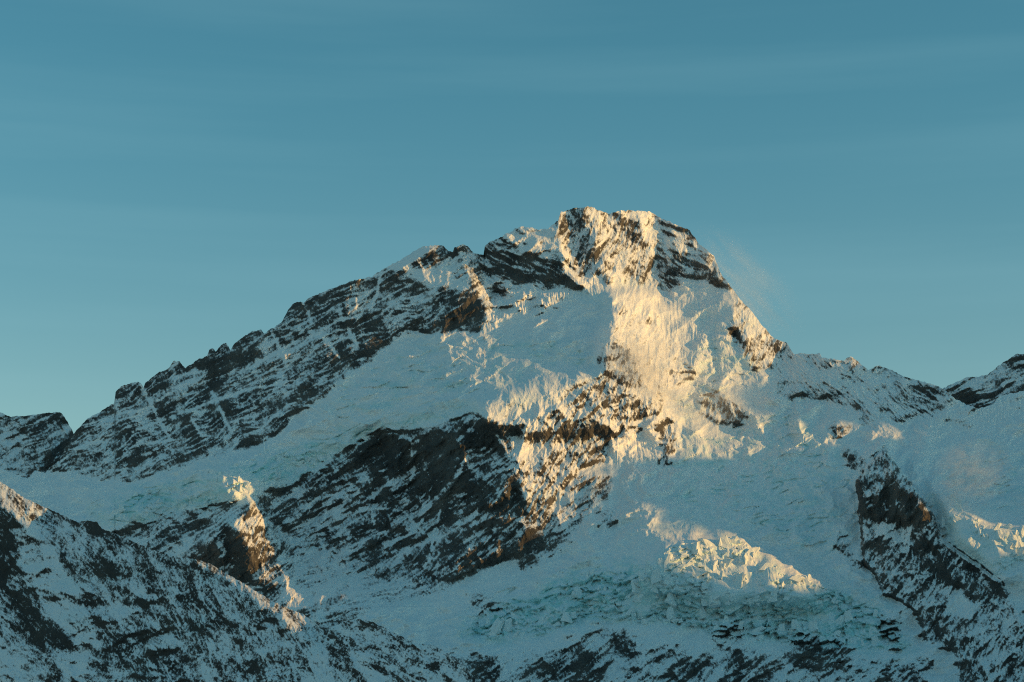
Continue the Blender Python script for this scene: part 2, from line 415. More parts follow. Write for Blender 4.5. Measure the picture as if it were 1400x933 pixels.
# lower rocks
M.region([(600, 900), (690, 890), (760, 885), (830, 860), (900, 880), (1000, 890), (1250, 900), (1320, 985), (560, 990)], gx=-0.1, gz=0.8, rock=0.35, rough=.8, cls=35, feather=8)
for poly, a in (([(520, 480), (600, 470), (700, 460), (800, 470), (815, 495), (720, 523), (640, 545), (560, 555), (490, 580), (430, 590), (450, 550)], .8), ([(120, 680), (300, 640), (420, 600), (600, 555), (640, 560), (540, 590), (420, 650), (300, 690), (150, 720)], 1.0),
                ([(940, 600), (1080, 560), (1160, 600), (1175, 700), (1130, 790), (1050, 730), (930, 720), (900, 660)], .8), ([(620, 850), (700, 800), (860, 760), (900, 790), (800, 850), (680, 880)], 1.0),
                ([(1230, 640), (1400, 620), (1530, 640), (1530, 715), (1340, 700), (1250, 665)], .7), ([(940, 480), (1010, 460), (1040, 510), (960, 560), (900, 560)], .7), ([(1120, 800), (1200, 800), (1270, 900), (1200, 930), (1100, 900)], .8)):
    M.region(poly, crev=a, feather=8)
outcrops = [
    ([(646, 815), (668, 803), (682, 808), (680, 832), (650, 836)], .55, "dark boulder outcrop in the snow below the rock wall"),
    ([(822, 862), (850, 855), (872, 880), (885, 905), (862, 900), (835, 890)], .55, None),
    ([(736, 900), (790, 880), (832, 895), (830, 933), (740, 950)], .6, None),
    ([(640, 905), (670, 898), (690, 920), (685, 945), (640, 945)], .75, None),
    ([(970, 862), (1000, 855), (1032, 872), (1030, 886), (980, 882)], .3, None),
    ([(994, 890), (1030, 884), (1060, 910), (1050, 940), (990, 940)], .7, None),
    ([(1062, 895), (1095, 868), (1130, 880), (1165, 885), (1166, 908), (1130, 910), (1090, 918)], .8, None),
    ([(1141, 735), (1150, 733), (1174, 768), (1170, 773), (1148, 752)], .85, None),
    ([(1154, 607), (1172, 615), (1188, 636), (1180, 643), (1160, 638)], .72, None),
    ([(1127, 580), (1145, 574), (1164, 590), (1150, 602), (1132, 598)], .6, None),
    ([(1205, 845), (1225, 840), (1232, 872), (1215, 878)], .3, None),
    ([(1235, 895), (1262, 892), (1272, 908), (1250, 912)], .6, None),
    ([(820, 676), (835, 690), (840, 735), (826, 738), (822, 705)], .5, None),
]
for i, (poly, dn, lab) in enumerate(outcrops):
    PARTS[OUT0 + i] = ("rock_outcrop", lab)
    M.region(poly, rock=dn, gz=0.45, gx=-0.2, rough=.9, cls=40, part=OUT0 + i, off=3, feather=4, warp=2.0)
# spur and buttress stand forward of the massif
spur_poly = [(255, 758), (273, 737), (303, 710), (345, 685), (364, 706), (380, 728), (398, 750), (402, 800), (410, 860), (330, 860), (250, 860), (245, 790)]
M.region(spur_poly, gx=-0.75, gz=0.6, rock=0.58, rough=.9, cls=40, part=P_SPUR, warp=.35, feather=1)
M.region([(345, 684), (364, 706), (380, 728), (398, 750), (386, 766), (343, 770), (334, 740), (322, 716), (338, 700)], gx=1.1, gz=0.8, rock=0.38, rough=.9, cls=65, warp=.35, feather=1)
M.region([(330, 774), (384, 768), (399, 752), (440, 770), (480, 870), (310, 870)], gx=-1.5, gz=1.0, rock=.5, feather=2)
M.region([(298, 742), (308, 740), (312, 770), (300, 768)], gx=1.0, rock=0.3, warp=.3, feather=1)
butt_poly = [(1208, 617), (1187, 637), (1172, 655), (1176, 688), (1174, 700), (1177, 723), (1180, 750), (1183, 771), (1195, 786), (1210, 814), (1235, 826), (1259, 838), (1262, 862),
             (1268, 880), (1301, 887), (1313, 917), (1300, 985), (1530, 985), (1530, 930), (1400, 850), (1383, 822), (1371, 797), (1347, 783), (1329, 768), (1301, 750), (1283, 728), (1274, 702), (1253, 674), (1235, 650)]
M.region(butt_poly, gx=-0.5, gz=0.6, rock=0.52, rough=1.0, cls=62, part=P_BUTT, warp=1.3, feather=3)
M.region([(1215, 617), (1235, 650), (1253, 674), (1274, 702), (1283, 732), (1300, 752), (1290, 762), (1268, 735), (1258, 705), (1240, 675), (1222, 648)], gx=1.0, gz=.7, rock=.4, warp=.35, feather=1)
M.region([(1208, 608), (1196, 628), (1187, 640), (1172, 658), (1176, 700), (1190, 712), (1250, 716), (1272, 712), (1262, 690), (1250, 672), (1232, 648), (1218, 626)], rock=.84, gz=.1, rough=1.4, warp=.5, feather=1)
M.region([(1183, 710), (1230, 715), (1260, 735), (1245, 750), (1200, 735)], rock=0.16, gz=1.1, feather=2)
M.region([(1295, 810), (1330, 805), (1340, 830), (1320, 850), (1300, 840)], rock=0.06, gz=1.2, feather=2)
M.region([(1255, 735), (1300, 755), (1330, 770), (1345, 800), (1335, 830), (1310, 800), (1280, 790), (1255, 770)], rock=0.8, gz=.4, feather=2)
M.region([(1180, 640), (1205, 640), (1200, 700), (1180, 710)], rock=0.6, feather=2)
M.region([(1330, 850), (1400, 860), (1530, 940), (1530, 985), (1320, 985)], rock=0.42, feather=4)

mR = M.mask([(392, 610), (470, 575), (560, 560), (610, 690), (570, 800), (410, 800), (395, 720)], 1.0, 26)
mP = M.mask([(280, 655), (310, 630), (375, 630), (382, 660), (362, 690), (308, 692)], 1.6, 11) * 90 + M.mask([(140, 700), (186, 690), (205, 676), (220, 686), (206, 715), (150, 730)], 1.5, 9) * 45
mC = M.mask([(795, 396), (832, 408), (829, 440), (821, 470), (820, 500), (780, 509), (720, 523), (650, 546), (655, 585), (760, 600), (900, 590), (985, 470), (890, 398)], .8, 7) * smooth(975, 835, M.U) * smooth(640, 545, M.V) * smooth(385, 402, M.V)
mI = M.mask([(868, 790), (905, 748), (940, 732), (1000, 735), (1060, 765), (1145, 803), (1110, 830), (1000, 826), (900, 815)], .8, 9)
mQ = M.mask([(1275, 672), (1300, 674), (1341, 704), (1356, 716), (1480, 712), (1530, 716), (1530, 800), (1400, 800), (1372, 800), (1345, 772), (1310, 745), (1290, 705)], .7, 8)
mI2 = M.mask([(1050, 762), (1150, 803), (1125, 832), (1035, 818)], .8, 8)
mB = M.mask(butt_poly, .6, 1) * smooth(950, 760, M.V)
mS = M.mask(spur_poly, .5, 5) * smooth(835, 715, M.V)
M.F["off"] = M.F["off"] + (30 + 90 * smooth(760, 660, M.V)) * mB + 105 * mS + mP - 150 * mR + 105 * mC + 75 * mI + 55 * mI2 + 110 * mQ


def relief(R, noise_seed, lam=1 / 480.0, bandw=.45):
    """slopes -> distance -> rock, snow and ice detail"""
    R.solve(lam)
    mpp = R.mpp
    D = R.D - R.F["off"]
    # ribs and gullies running down the fall line, then strata by region
    wx = R.U + 10 * fbm(R.U, R.V, 70, 3, .5, noise_seed); wy = R.V + 10 * fbm(R.U, R.V, 70, 3, .5, noise_seed + 5)
    gul = 0
    for L, am in ((70, .17), (34, .22), (17, .25), (8, .26), (4, .24), (2.2, .2)):
        gul = gul + am * L * 0.55 * ridged(wx, wy * 0.62, L, 1, .5, noise_seed + int(L * 3))
    st = 0
    for k, m in R.cls.items():
        st = st + blur(m, 3) * rock_relief(R, k, noise_seed + 100 + k)
    rough = blur(R.F["rough"], 3)
    gentle = fbm(R.U, R.V * 1.6, 70, 6, .58, noise_seed + 70) * 13
    fl = (ridged(R.U + 4 * fbm(R.U, R.V, 30, 2, .5, noise_seed + 8), R.V / 9.0, 5.0, 2, .5, noise_seed + 90)) * 1.5
    lumpy = 0
    for L, am in ((60, .07), (30, .075), (14, .065), (6, .055), (2.6, .035)):
        lumpy = lumpy + am * L * ridged(wx + .4 * R.V, wy * 1.5, L, 1, .5, noise_seed + 300 + int(L))
    calm = 0.45 + 0.9 * smooth(-.25, .3, fbm(R.U, R.V, 90, 3, .5, noise_seed + 330))
    det = rough * (0.85 * gul + 0.8 * st) + (1 - np.clip(rough, 0, 1)) * calm * (gentle * 0.6 + 2.6 * lumpy + .3 * fl) + blur(R.F["flute"], 3) * fl
    # broken ice: tilted blocks parted by clefts
    ice = blur(R.F["ice"], 3)
    crack = 0
    if ice.max() > 0.05:
        iu = R.U + 5 * fbm(R.U, R.V, 30, 3, .5, noise_seed + 20); iv = R.V + 5 * fbm(R.U, R.V, 30, 3, .5, noise_seed + 25)
        p, q = rot(iu, iv, 14)
        d1, d2, r, tx, ty = worley(p * .5, q * 1.0, 15, noise_seed)
        d3, d4, r2, tx2, ty2 = worley(p * .7, q * 1.1, 6.5, noise_seed + 3)
        var = fbm(R.U, R.V, 45, 3, .5, noise_seed + 35)
        ph = q / 16.0 + .9 * r + .35 * r2 + 1.1 * fbm(R.U, R.V, 38, 3, .5, noise_seed + 36)
        fr_ = ph - np.floor(ph)
        step = np.where(fr_ < .72, fr_ / .72, (1 - fr_) / .28) - .5
        blk = 7.5 * step * (.6 + 1.2 * np.clip(var + .3, 0, 1)) + (r - .5) * 4 - tx * 3.0 * r
        blk2 = (r2 - .5) * 3.4 + ty2 * 2.4 - tx2 * 2.0
        wall = smooth(.70, .80, fr_) * smooth(1.0, .9, fr_)
        gap = smooth(.62, .95, ridged(p / 3.2, q, 19, 2, .55, noise_seed + 37)) * smooth(-.05, .25, fbm(R.U, R.V, 30, 2, .5, noise_seed + 39))
        crack = np.maximum(.8 * gap, .55 * wall)
        crack = np.maximum(crack, .8 * smooth(.10, .0, d2 - d1) * smooth(.05, .35, var))
        big = smooth(-.15, .35, fbm(R.U, R.V, 60, 3, .5, noise_seed + 31) + (ice - .4))
        det = det + ice * big * 2.2 * (blk + blk2 - 4.0 * gap)
    crv = R.F["crev"]
    if crv.max() > .01:
        p, q = rot(R.U + 4 * fbm(R.U, R.V, 40, 2, .5, noise_seed + 60), R.V + 9 * fbm(R.U, R.V, 55, 3, .5, noise_seed + 61), 12)
        ln = smooth(.76, .97, ridged(p / 3.6, q, 15, 1, .5, noise_seed + 62)) * smooth(-.06, .28, fbm(R.U, R.V, 30, 3, .5, noise_seed + 63))
        lump = ridged(p / 2.0, q, 22, 3, .55, noise_seed + 64)
        d1, d2, rc, tx, ty = worley(p * .45, q * 1.1, 15, noise_seed + 65)
        det = det + blur(crv, 4) * (3.4 * lump - 6.5 * ln + 4.2 * (rc - .5 + ty) * smooth(-.1, .3, fbm(R.U, R.V, 50, 2, .5, noise_seed + 66)))
        crack = np.maximum(crack, ln * crv)
    D2 = D - det * mpp
    n = R.normal_up(blur(D2, 1))
    nw = R.normal_up(D2)
    # snow lies where the ground is less steep, rock shows by region and by noise
    nzv = 0.6 * n[..., 2] + 0.4 * nw[..., 2]
    nn = fbm(R.U, R.V, 26, 4, .6, noise_seed + 40)
    stn = 0
    for k, m in R.cls.items():
        p, q = rot(wx, wy, k)
        q2 = q + 5 * fbm(R.U, R.V, 50, 3, .5, noise_seed + 230 + k)
        if k >= 60:
            p = p * 1.9
        stn = stn + m * (0.6 * fbm(p / 3.2, q2, 9, 2, .6, noise_seed + 200 + k) + 0.6 * fbm(p / 3.6, q2, 3.6, 2, .7, noise_seed + 210 + k)
                         - 0.8 * smooth(.66, .95, ridged(p / 8.0, q2, 8, 1, .5, noise_seed + 215 + k)) - 0.7 * smooth(.72, .96, ridged(p / 7.0, q2, 15, 1, .5, noise_seed + 217 + k)) + 0.45 * fbm(p / 3.0, q2, 24, 2, .5, noise_seed + 220 + k))
    fine = fbm(R.U, R.V, 3.0, 2, .9, noise_seed + 44)
    s = -1.25 * nzv + 0.34 * nn + 0.26 * fbm(R.U, R.V, 8.5, 2, .6, noise_seed + 43) + 0.55 * stn + 0.60 * fine - 0.9 * R.snow
    dens = blur(R.F["rock"], 2)
    dens = np.clip(dens + smooth(.05, .25, dens) * (.30 * fbm(R.U, R.V, 75, 3, .5, noise_seed + 340) + .20 * fbm(R.U, R.V, 28, 3, .55, noise_seed + 341)), 0, 1)
    # threshold that gives each density its share of rock
    qs = np.linspace(0.0, 1.0, 41)
    ref = s[(R.F["rough"] > .5)]
    thr_tab = np.quantile(ref[::7], 1 - qs)
    thr = np.interp(dens, qs, thr_tab)
    thr = thr + np.where(dens < .06, (0.06 - dens) * 45, 0)
    band = 0
    for k, m in R.cls.items():
        if abs(k) < 60:
            p, q = rot(wx, wy, k)
            band = band + m * (fbm(p / 5.5, q + 7 * fbm(R.U, R.V, 55, 2, .5, noise_seed + 351), 24, 2, .5, noise_seed + 350 + k))
    thr = thr - bandw * band * smooth(.1, .3, dens)
    R.rock = np.clip((s - thr) * 1.0 + 0.5, 0, 1).astype(f32)
    icec = ice * np.clip(0.28 + 0.9 * crack + 1.2 * np.clip(.45 - nw[..., 2], 0, 1) + .5 * fbm(R.U, R.V, 40, 3, .5, noise_seed + 47), 0, 1)
    icec = icec + blur(crv, 5) * (.45 * smooth(.0, .45, fbm(R.U / 2.2, R.V, 16, 4, .6, noise_seed + 48)) + .5 * crack) + .16 * smooth(.1, .5, fbm(R.U / 2, R.V, 40, 4, .6, noise_seed + 49))
    R.icec = np.clip(icec, 0, 1).astype(f32)
    R.D = D2.astype(f32)


for ln in ([(193, 526), (205, 545), (212, 565), (232, 600)], [(289, 537), (300, 558), (318, 590)], [(372, 455), (383, 478), (393, 502)], [(413, 414), (419, 425), (425, 440)],
           [(463, 425), (475, 445), (487, 468)], [(436, 458), (450, 470), (464, 490)], [(262, 570), (275, 595)], [(240, 520), (268, 505)], [(330, 510), (400, 470), (440, 455)],
           [(180, 590), (300, 545), (400, 520)], [(215, 548), (265, 520)], [(520, 375), (515, 400), (505, 420)]):
    M.couloir(ln, 2.2, 1.1)
for ln in ([(659, 712), (676, 688), (697, 655)], [(674, 739), (692, 723), (714, 705)], [(578, 704), (598, 682), (618, 664)], [(575, 700), (610, 668)], [(494, 694), (530, 696), (551, 700), (578, 728)],
           [(500, 652), (512, 677), (527, 664), (545, 650), (562, 636)], [(482, 746), (505, 736), (527, 727)], [(530, 746), (550, 735), (570, 726)], [(566, 781), (602, 757)], [(512, 677), (510, 700), (512, 720)],
           [(560, 600), (566, 640), (556, 670)], [(580, 640), (590, 660), (588, 690)], [(640, 620), (632, 640), (622, 655)], [(540, 765), (570, 745), (600, 735)], [(635, 742), (660, 728), (690, 718)],
           [(420, 690), (440, 680), (470, 676)], [(605, 690), (592, 730), (590, 750)], [(625, 780), (680, 752)]):
    M.couloir(ln, 1.7, 1.0)
relief(M, 1)

SKY = [(-130, 655), (0, 640), (38, 655), (48, 644), (62, 646), (78, 632), (92, 608), (103, 591), (106, 587), (120, 573), (138, 562), (156, 552), (158, 537), (165, 529), (186, 522), (192, 522.6), (196, 529.5), (199, 523.5), (216, 510),
       (231, 504), (237, 495), (246, 494), (253, 504), (270, 492), (283, 487), (286, 478), (291, 477), (295, 481), (303, 471), (309, 469), (315, 478), (322, 468), (345, 453), (357, 451), (361, 456), (381, 444), (387, 438), (394, 423),
       (402, 415), (411, 412), (415, 414), (420, 409), (450, 396), (480, 385), (510, 378), (522, 369), (546, 357), (564, 345), (579, 337), (594, 335), (607, 336), (612, 342), (619, 346), (621, 339), (631, 334), (639, 337), (648, 346),
       (661, 349), (663, 336), (669, 331), (679, 328), (690, 321), (700, 316), (712, 309), (736, 314), (748, 313), (763, 302), (767, 290), (784, 285), (805, 282), (820, 288), (832, 293), (844, 289), (865, 288), (889, 289), (904, 299),
       (928, 309), (943, 315), (955, 333), (976, 350), (985, 374), (997, 389), (1015, 413), (1030, 428), (1040, 442), (1058, 463), (1076, 469), (1085, 484), (1103, 484), (1121, 484), (1124, 490), (1136, 490), (1151, 494), (1163, 488),
       (1175, 496), (1187, 506), (1199, 500), (1211, 503), (1220, 506), (1232, 514), (1256, 521), (1280, 527), (1290, 532), (1305, 545), (1319, 552), (1337, 559), (1358, 553), (1367, 541), (1400, 535), (1530, 530)]


def jag(cols, v, seed, amp):
    return v + amp * (perlin(cols / 6.0, cols * 0 + .5, seed) + 0.7 * perlin(cols / 2.4, cols * 0 + .5, seed + 1))


# ------------------------------------------------------------------ materials
def mountain_material(name, rock_lo, rock_hi, snow=(0.90, 0.90, 0.90), bump=1.0):
    m = bpy.data.materials.new(name); m.use_nodes = True
    t = m.node_tree; N = t.nodes; Lk = t.links
    N.clear()
    out = N.new("ShaderNodeOutputMaterial"); b = N.new("ShaderNodeBsdfPrincipled")
    Lk.new(b.outputs[0], out.inputs[0])
    geo = N.new("ShaderNodeNewGeometry")
    ar = N.new("ShaderNodeAttribute"); ar.attribute_name = "rock"
    ai = N.new("ShaderNodeAttribute"); ai.attribute_name = "ice"
    n1 = N.new("ShaderNodeTexNoise"); n1.inputs["Scale"].default_value = 0.30; n1.inputs["Detail"].default_value = 4
    n1.inputs["Roughness"].default_value = .65
    Lk.new(geo.outputs["Position"], n1.inputs["Vector"])
    n2 = N.new("ShaderNodeTexNoise"); n2.inputs["Scale"].default_value = 0.012; n2.inputs["Detail"].default_value = 5
    Lk.new(geo.outputs["Position"], n2.inputs["Vector"])
    # snow dusting breaks up the edge of the rock
    sub = N.new("ShaderNodeMath"); sub.operation = "SUBTRACT"; sub.inputs[1].default_value = 0.5
    Lk.new(n1.outputs[0], sub.inputs[0])
    mad = N.new("ShaderNodeMath"); mad.operation = "MULTIPLY_ADD"; mad.inputs[1].default_value = 1.5
    Lk.new(sub.outputs[0], mad.inputs[0]); Lk.new(ar.outputs["Fac"], mad.inputs[2])
    mr = N.new("ShaderNodeMapRange"); mr.inputs[1].default_value = .22; mr.inputs[2].default_value = .72
    Lk.new(mad.outputs[0], mr.inputs[0])
    rc = N.new("ShaderNodeMix"); rc.data_type = "RGBA"
    rc.inputs[6].default_value = (*rock_lo, 1); rc.inputs[7].default_value = (*rock_hi, 1)
    cr = N.new("ShaderNodeMapRange"); cr.inputs[1].default_value = .40; cr.inputs[2].default_value = .62
    mixn = N.new("ShaderNodeMath"); mixn.operation = "MULTIPLY_ADD"; mixn.inputs[1].default_value = .5
    Lk.new(n1.outputs[0], mixn.inputs[0])
    h2 = N.new("ShaderNodeMath"); h2.operation = "MULTIPLY"; h2.inputs[1].default_value = .5
    Lk.new(n2.outputs[0], h2.inputs[0]); Lk.new(h2.outputs[0], mixn.inputs[2])
    Lk.new(mixn.outputs[0], cr.inputs[0]); Lk.new(cr.outputs[0], rc.inputs[0])
    sc = N.new("ShaderNodeMix"); sc.data_type = "RGBA"
    sc.inputs[6].default_value = (*snow, 1); sc.inputs[7].default_value = (0.47, 0.76, 0.77, 1)
    Lk.new(ai.outputs["Fac"], sc.inputs[0])
    fin = N.new("ShaderNodeMix"); fin.data_type = "RGBA"
    Lk.new(mr.outputs[0], fin.inputs[0]); Lk.new(sc.outputs[2], fin.inputs[6]); Lk.new(rc.outputs[2], fin.inputs[7])
    Lk.new(fin.outputs[2], b.inputs["Base Color"])
    mr.inputs[4].default_value = .98
    ro = N.new("ShaderNodeMapRange"); ro.inputs[3].default_value = .75; ro.inputs[4].default_value = .95
    Lk.new(mr.outputs[0], ro.inputs[0]); Lk.new(ro.outputs[0], b.inputs["Roughness"])
    b.inputs["Specular IOR Level"].default_value = 0.15
    bp = N.new("ShaderNodeBump"); bp.inputs["Strength"].default_value = 0.55; bp.inputs["Distance"].default_value = 3.0 * bump
    Lk.new(n1.outputs[0], bp.inputs["Height"]); Lk.new(bp.outputs[0], b.inputs["Normal"])
    return m


MAT = mountain_material("snow_and_rock", (0.026, 0.026, 0.026), (0.118, 0.106, 0.094))
MAT_NEAR = mountain_material("near_snow_and_rock", (0.022, 0.021, 0.020), (0.07, 0.060, 0.05), (0.85, 0.86, 0.87), .6)


def mesh_from(name, V, F, rock, ice, mat, parent=None, flat=True):
    me = bpy.data.meshes.new(name)
    nv, nf = len(V), len(F)
    me.vertices.add(nv); me.vertices.foreach_set("co", np.asarray(V, f32).ravel())
    me.loops.add(nf * 4); me.loops.foreach_set("vertex_index", np.asarray(F, np.int32).ravel())
    me.polygons.add(nf)
    me.polygons.foreach_set("loop_start", np.arange(0, nf * 4, 4, dtype=np.int32))
    me.update(calc_edges=True)
    me.polygons.foreach_set("use_smooth", np.full(nf, not flat))
    for nm, a in (("rock", rock), ("ice", ice)):
        at = me.attributes.new(nm, "FLOAT", "POINT"); at.data.foreach_set("value", np.asarray(a, f32))
    me.materials.append(mat)
    o = bpy.data.objects.new(name, me); COL.objects.link(o)
    if parent:
        o.parent = parent
    return o


def sheet(R, cols, sky_pts, vb, rows, seed, amp, back_drop=0.8, back_len=900., apron=True, nback=14):
    """grid of columns from the skyline down to vb, with the far side falling away behind the crest"""
    cols = np.asarray(cols, np.float64)
    P = np.array(sky_pts, np.float64)
    top = jag(cols, np.interp(cols, P[:, 0], P[:, 1]), seed, amp)
    w = np.linspace(0, 1, rows)[:, None]
    Vv = top[None] + w * (vb - top)[None]
    Uu = np.broadcast_to(cols[None], Vv.shape)
    D = R.sample(R.D, Uu, Vv)
    X = point(Uu, Vv, D)
    rock = R.sample(R.rock, Uu, Vv); ice = R.sample(R.icec, Uu, Vv)
    pt = R.part[np.clip(np.rint(Vv - R.v0).astype(int), 0, R.h - 1), np.clip(np.rint(Uu - R.u0).astype(int), 0, R.w - 1)]
    # far side
    st = back_len * (np.linspace(0, 1, nback + 1)[1:] ** 2)[::-1]
    B = np.repeat(X[:1], nback, 0).copy()
    nzb = fbm(Uu[:1] + 0 * st[:, None], st[:, None] / 4 + 0 * Uu[:1], 40, 4, .55, seed + 9)
    B[..., 1] += st[:, None] + 30 * nzb * (st[:, None] / (60 + st[:, None]))
    B[..., 2] -= back_drop * st[:, None] + 60 * nzb * (st[:, None] / (60 + st[:, None])) + 0
    X = np.concatenate([B, X]); rock = np.concatenate([np.repeat(rock[:1], nback, 0), rock]); ice = np.concatenate([np.zeros((nback, len(cols))), ice])
    pt = np.concatenate([np.repeat(pt[:1], nback, 0), pt])
    if apron:
        ap = np.repeat(X[-1:], 5, 0).copy()
        f = np.linspace(0, 1, 6)[1:, None]
        ap[..., 1] -= f * 500; ap[..., 2] = ap[..., 2] * (1 - f) + (-60) * f
        X = np.concatenate([X, ap]); rock = np.concatenate([rock, np.repeat(rock[-1:], 5, 0)]); ice = np.concatenate([ice, np.repeat(ice[-1:], 5, 0)]); pt = np.concatenate([pt, np.repeat(pt[-1:], 5, 0)])
    return X, rock, ice, pt


def quads(shape):
    h, w = shape
    i = np.arange(h * w).reshape(h, w)
    return np.stack([i[:-1, :-1], i[1:, :-1], i[1:, 1:], i[:-1, 1:]], -1).reshape(-1, 4)


def tag(o, label, cat=None, kind=None, group=None):
    o["label"] = label
    if cat: o["category"] = cat
    if kind: o["kind"] = kind
    if group: o["group"] = group
    return o


# ------------------------------------------------------------------ build the massif, one object for each of its parts
mountain = bpy.data.objects.new("mountain", None)
mountain.location = (0, 6500, 0)
COL.objects.link(mountain)
tag(mountain, "snowy rock mountain with a golden sunlit summit over a blue shaded glacier", "mountain", "structure")


def ground_at(R, u, v):
    return point(u, v, R.D[int(round(v - R.v0)), int(round(u - R.u0))])


def landform(name, u, v, label, cat):
    o = bpy.data.objects.new(name, None); COL.objects.link(o)
    o.location = ground_at(M, u, v)
    return tag(o, label, cat)


glacier = landform("hanging_glacier", 330, 690, "shaded blue hanging glacier sweeping down left of the sunlit summit above the dark rock wall", "glacier")
icefall = landform("icefall", 980, 850, "broken icefall of leaning seracs with a golden sunlit crest in the lower right snow basin", "icefall")
icefall_r = landform("icefall", 1380, 780, "golden sunlit icefall behind the dark rocky buttress at the right edge", "icefall")
OWNER = {P_GLAC: glacier, P_CLIFF: glacier, P_ICEF: icefall, P_ICER: icefall_r}
cols = np.concatenate([np.arange(-118, -20, 5), np.arange(-20, 1420, 1.0), np.arange(1420, 1519, 5)])
X, rock, ice, pt = sheet(M, cols, SKY, 980, 520, 3, 1.2)
q = quads(X.shape[:2])
flatpt = pt.ravel()
fp = flatpt[q[:, 0]]
XF = X.reshape(-1, 3); RF = rock.ravel(); IF = ice.ravel()
PART_OBJ = {}
for k in np.unique(fp):
    nm, lab = PARTS[int(k)]
    f = q[fp == k]
    idx, inv = np.unique(f.ravel(), return_inverse=True)
    own = OWNER.get(int(k), mountain)
    o = mesh_from(nm, XF[idx] - np.array(own.location), inv.reshape(-1, 4), RF[idx], IF[idx], MAT, own)
    if lab: o["label"] = lab
    PART_OBJ[int(k)] = o

# ------------------------------------------------------------------ seracs: leaning blocks and fins of ice
rnd = random.Random(5)


def serac_mesh(i):
    bm = bmesh.new()
    bmesh.ops.create_cube(bm, size=1.0)
    bmesh.ops.subdivide_edges(bm, edges=bm.edges[:], cuts=1 if i > 2 else 2, use_grid_fill=True)
    lean = rnd.uniform(-.5, .5); top = rnd.uniform(.25, .7); hook = rnd.uniform(-.4, .4)
    for v in bm.verts:
        t = v.co.z + .5
        v.co.x = v.co.x * (1 - (1 - top) * t) + lean * t * t + hook * t ** 3
        v.co.y = v.co.y * (1 - .55 * t) + .15 * t
        v.co.x += rnd.uniform(-.10, .10); v.co.y += rnd.uniform(-.10, .10); v.co.z += rnd.uniform(-.10, .10)
    me = bpy.data.meshes.new("serac"); bm.to_mesh(me); bm.free()
    at = me.attributes.new("ice", "FLOAT", "POINT"); at.data.foreach_set("value", np.full(len(me.vertices), .22, f32))
    me.attributes.new("rock", "FLOAT", "POINT")
    me.materials.append(MAT)
    return me


SERAC = [serac_mesh(i) for i in range(9)]


def serac(owner, u, v, w, h, i, rz, lean=0.0):
    p = ground_at(M, u, v)
    o = bpy.data.objects.new("serac", SERAC[i]); COL.objects.link(o)
    o.parent = owner
    mp_ = 2.3
    o.scale = (w * mp_, w * mp_ * .7, h * mp_)
    o.rotation_euler = (rnd.uniform(-.2, .2), lean, rz)
    o.location = Vector(p) + Vector((0, w * mp_ * .12, h * mp_ * .18)) - owner.location
    return o


for u, v, w, h, i, rz, ln in ((948, 752, 20, 15, 0, .2, .7), (968, 744, 22, 12, 1, .4, .9), (992, 746, 18, 17, 2, .1, .5), (1003, 741, 16, 13, 0, -.2, .8), (1026, 757, 15, 18, 1, .3, .4), (1019, 768, 14, 14, 2, 1.0, .3),
                              (886, 781, 7, 18, 2, .5, .1), (872, 797, 13, 9, 0, .2, .6), (925, 782, 10, 20, 1, .1, .5), (912, 796, 12, 12, 0, .4, .3), (1045, 778, 14, 12, 4, .2, .2), (1085, 792, 14, 10, 5, .2, .3)):
    serac(icefall, u, v, w, h, i, rz, ln)
for owner, P_, n, lo, hi, box in ((icefall, P_ICEF, 140, 5, 14, (600, 1250, 740, 905)), (icefall_r, P_ICER, 34, 6, 13, (1255, 1420, 668, 790)), (glacier, P_CLIFF, 46, 5, 11, (120, 660, 545, 720))):
    k = 0
    while k < n:
        u = rnd.uniform(box[0], box[1]); v = rnd.uniform(box[2], box[3])
        a, b_ = int(v - M.v0), int(u - M.u0)
        if M.part[a, b_] != P_ or M.F["rock"][a, b_] > .1:
            continue
        w = lo + (hi - lo) * rnd.random() ** 2
        serac(owner, u, v, w, w * rnd.uniform(.8, 1.5), rnd.randrange(9), rnd.uniform(-.8, .8), rnd.uniform(-.4, .5))
        k += 1

# ------------------------------------------------------------------ foreground ridge
A = Raster(-120, 760, 630, 984, lambda U, V: 4050 - (V - 660) * 1.9 - 1.2 * (U - 300), 1.42)
A.F["gx"] += -0.95; A.F["gz"] += 0.9; A.F["rock"] += 0.5; A.F["rough"] += 0.75
A.region([(-150, 600), (800, 600), (800, 1000), (-150, 1000)], cls=-43, warp=0)
A.region([(140, 740), (300, 790), (440, 870), (500, 1000), (380, 1000), (240, 880), (160, 800)], cls=-62, warp=2, feather=10)
A.region([(-120, 880), (100, 880), (260, 920), (300, 1000), (-120, 1000)], cls=-20, warp=2, feather=10)
A.region([(440, 840), (800, 840), (800, 1000), (520, 1000)], cls=-28, warp=2, feather=10)
A.region([(20, 722), (50, 722), (75, 750), (110, 800), (150, 850), (140, 895), (110, 900), (75, 850), (40, 800), (25, 760)], rock=.10, rough=.4)
A.region([(0, 870), (30, 890), (60, 933), (70, 985), (-20, 985), (-20, 870)], rock=.18, rough=.4)
A.region([(80, 900), (110, 900), (140, 985), (90, 985)], rock=.15, rough=.4)
A.region([(165, 820), (200, 838), (250, 885), (300, 920), (290, 930), (240, 900), (190, 860), (165, 840)], rock=.12, rough=.4)
A.region([(180, 800), (200, 808), (200, 830), (180, 825)], rock=.1)
A.region([(430, 880), (445, 900), (470, 960), (440, 960), (415, 915)], rock=.2)
A.region([(480, 890), (500, 895), (515, 925), (500, 930), (485, 910)], rock=.1)
A.region([(-120, 690), (15, 712), (28, 765), (10, 800), (-120, 830)], rock=.95, gx=-1., gz=.4)
A.region([(5, 830), (40, 825), (105, 870), (110, 885), (70, 890), (20, 865)], rock=.75, gz=.7)
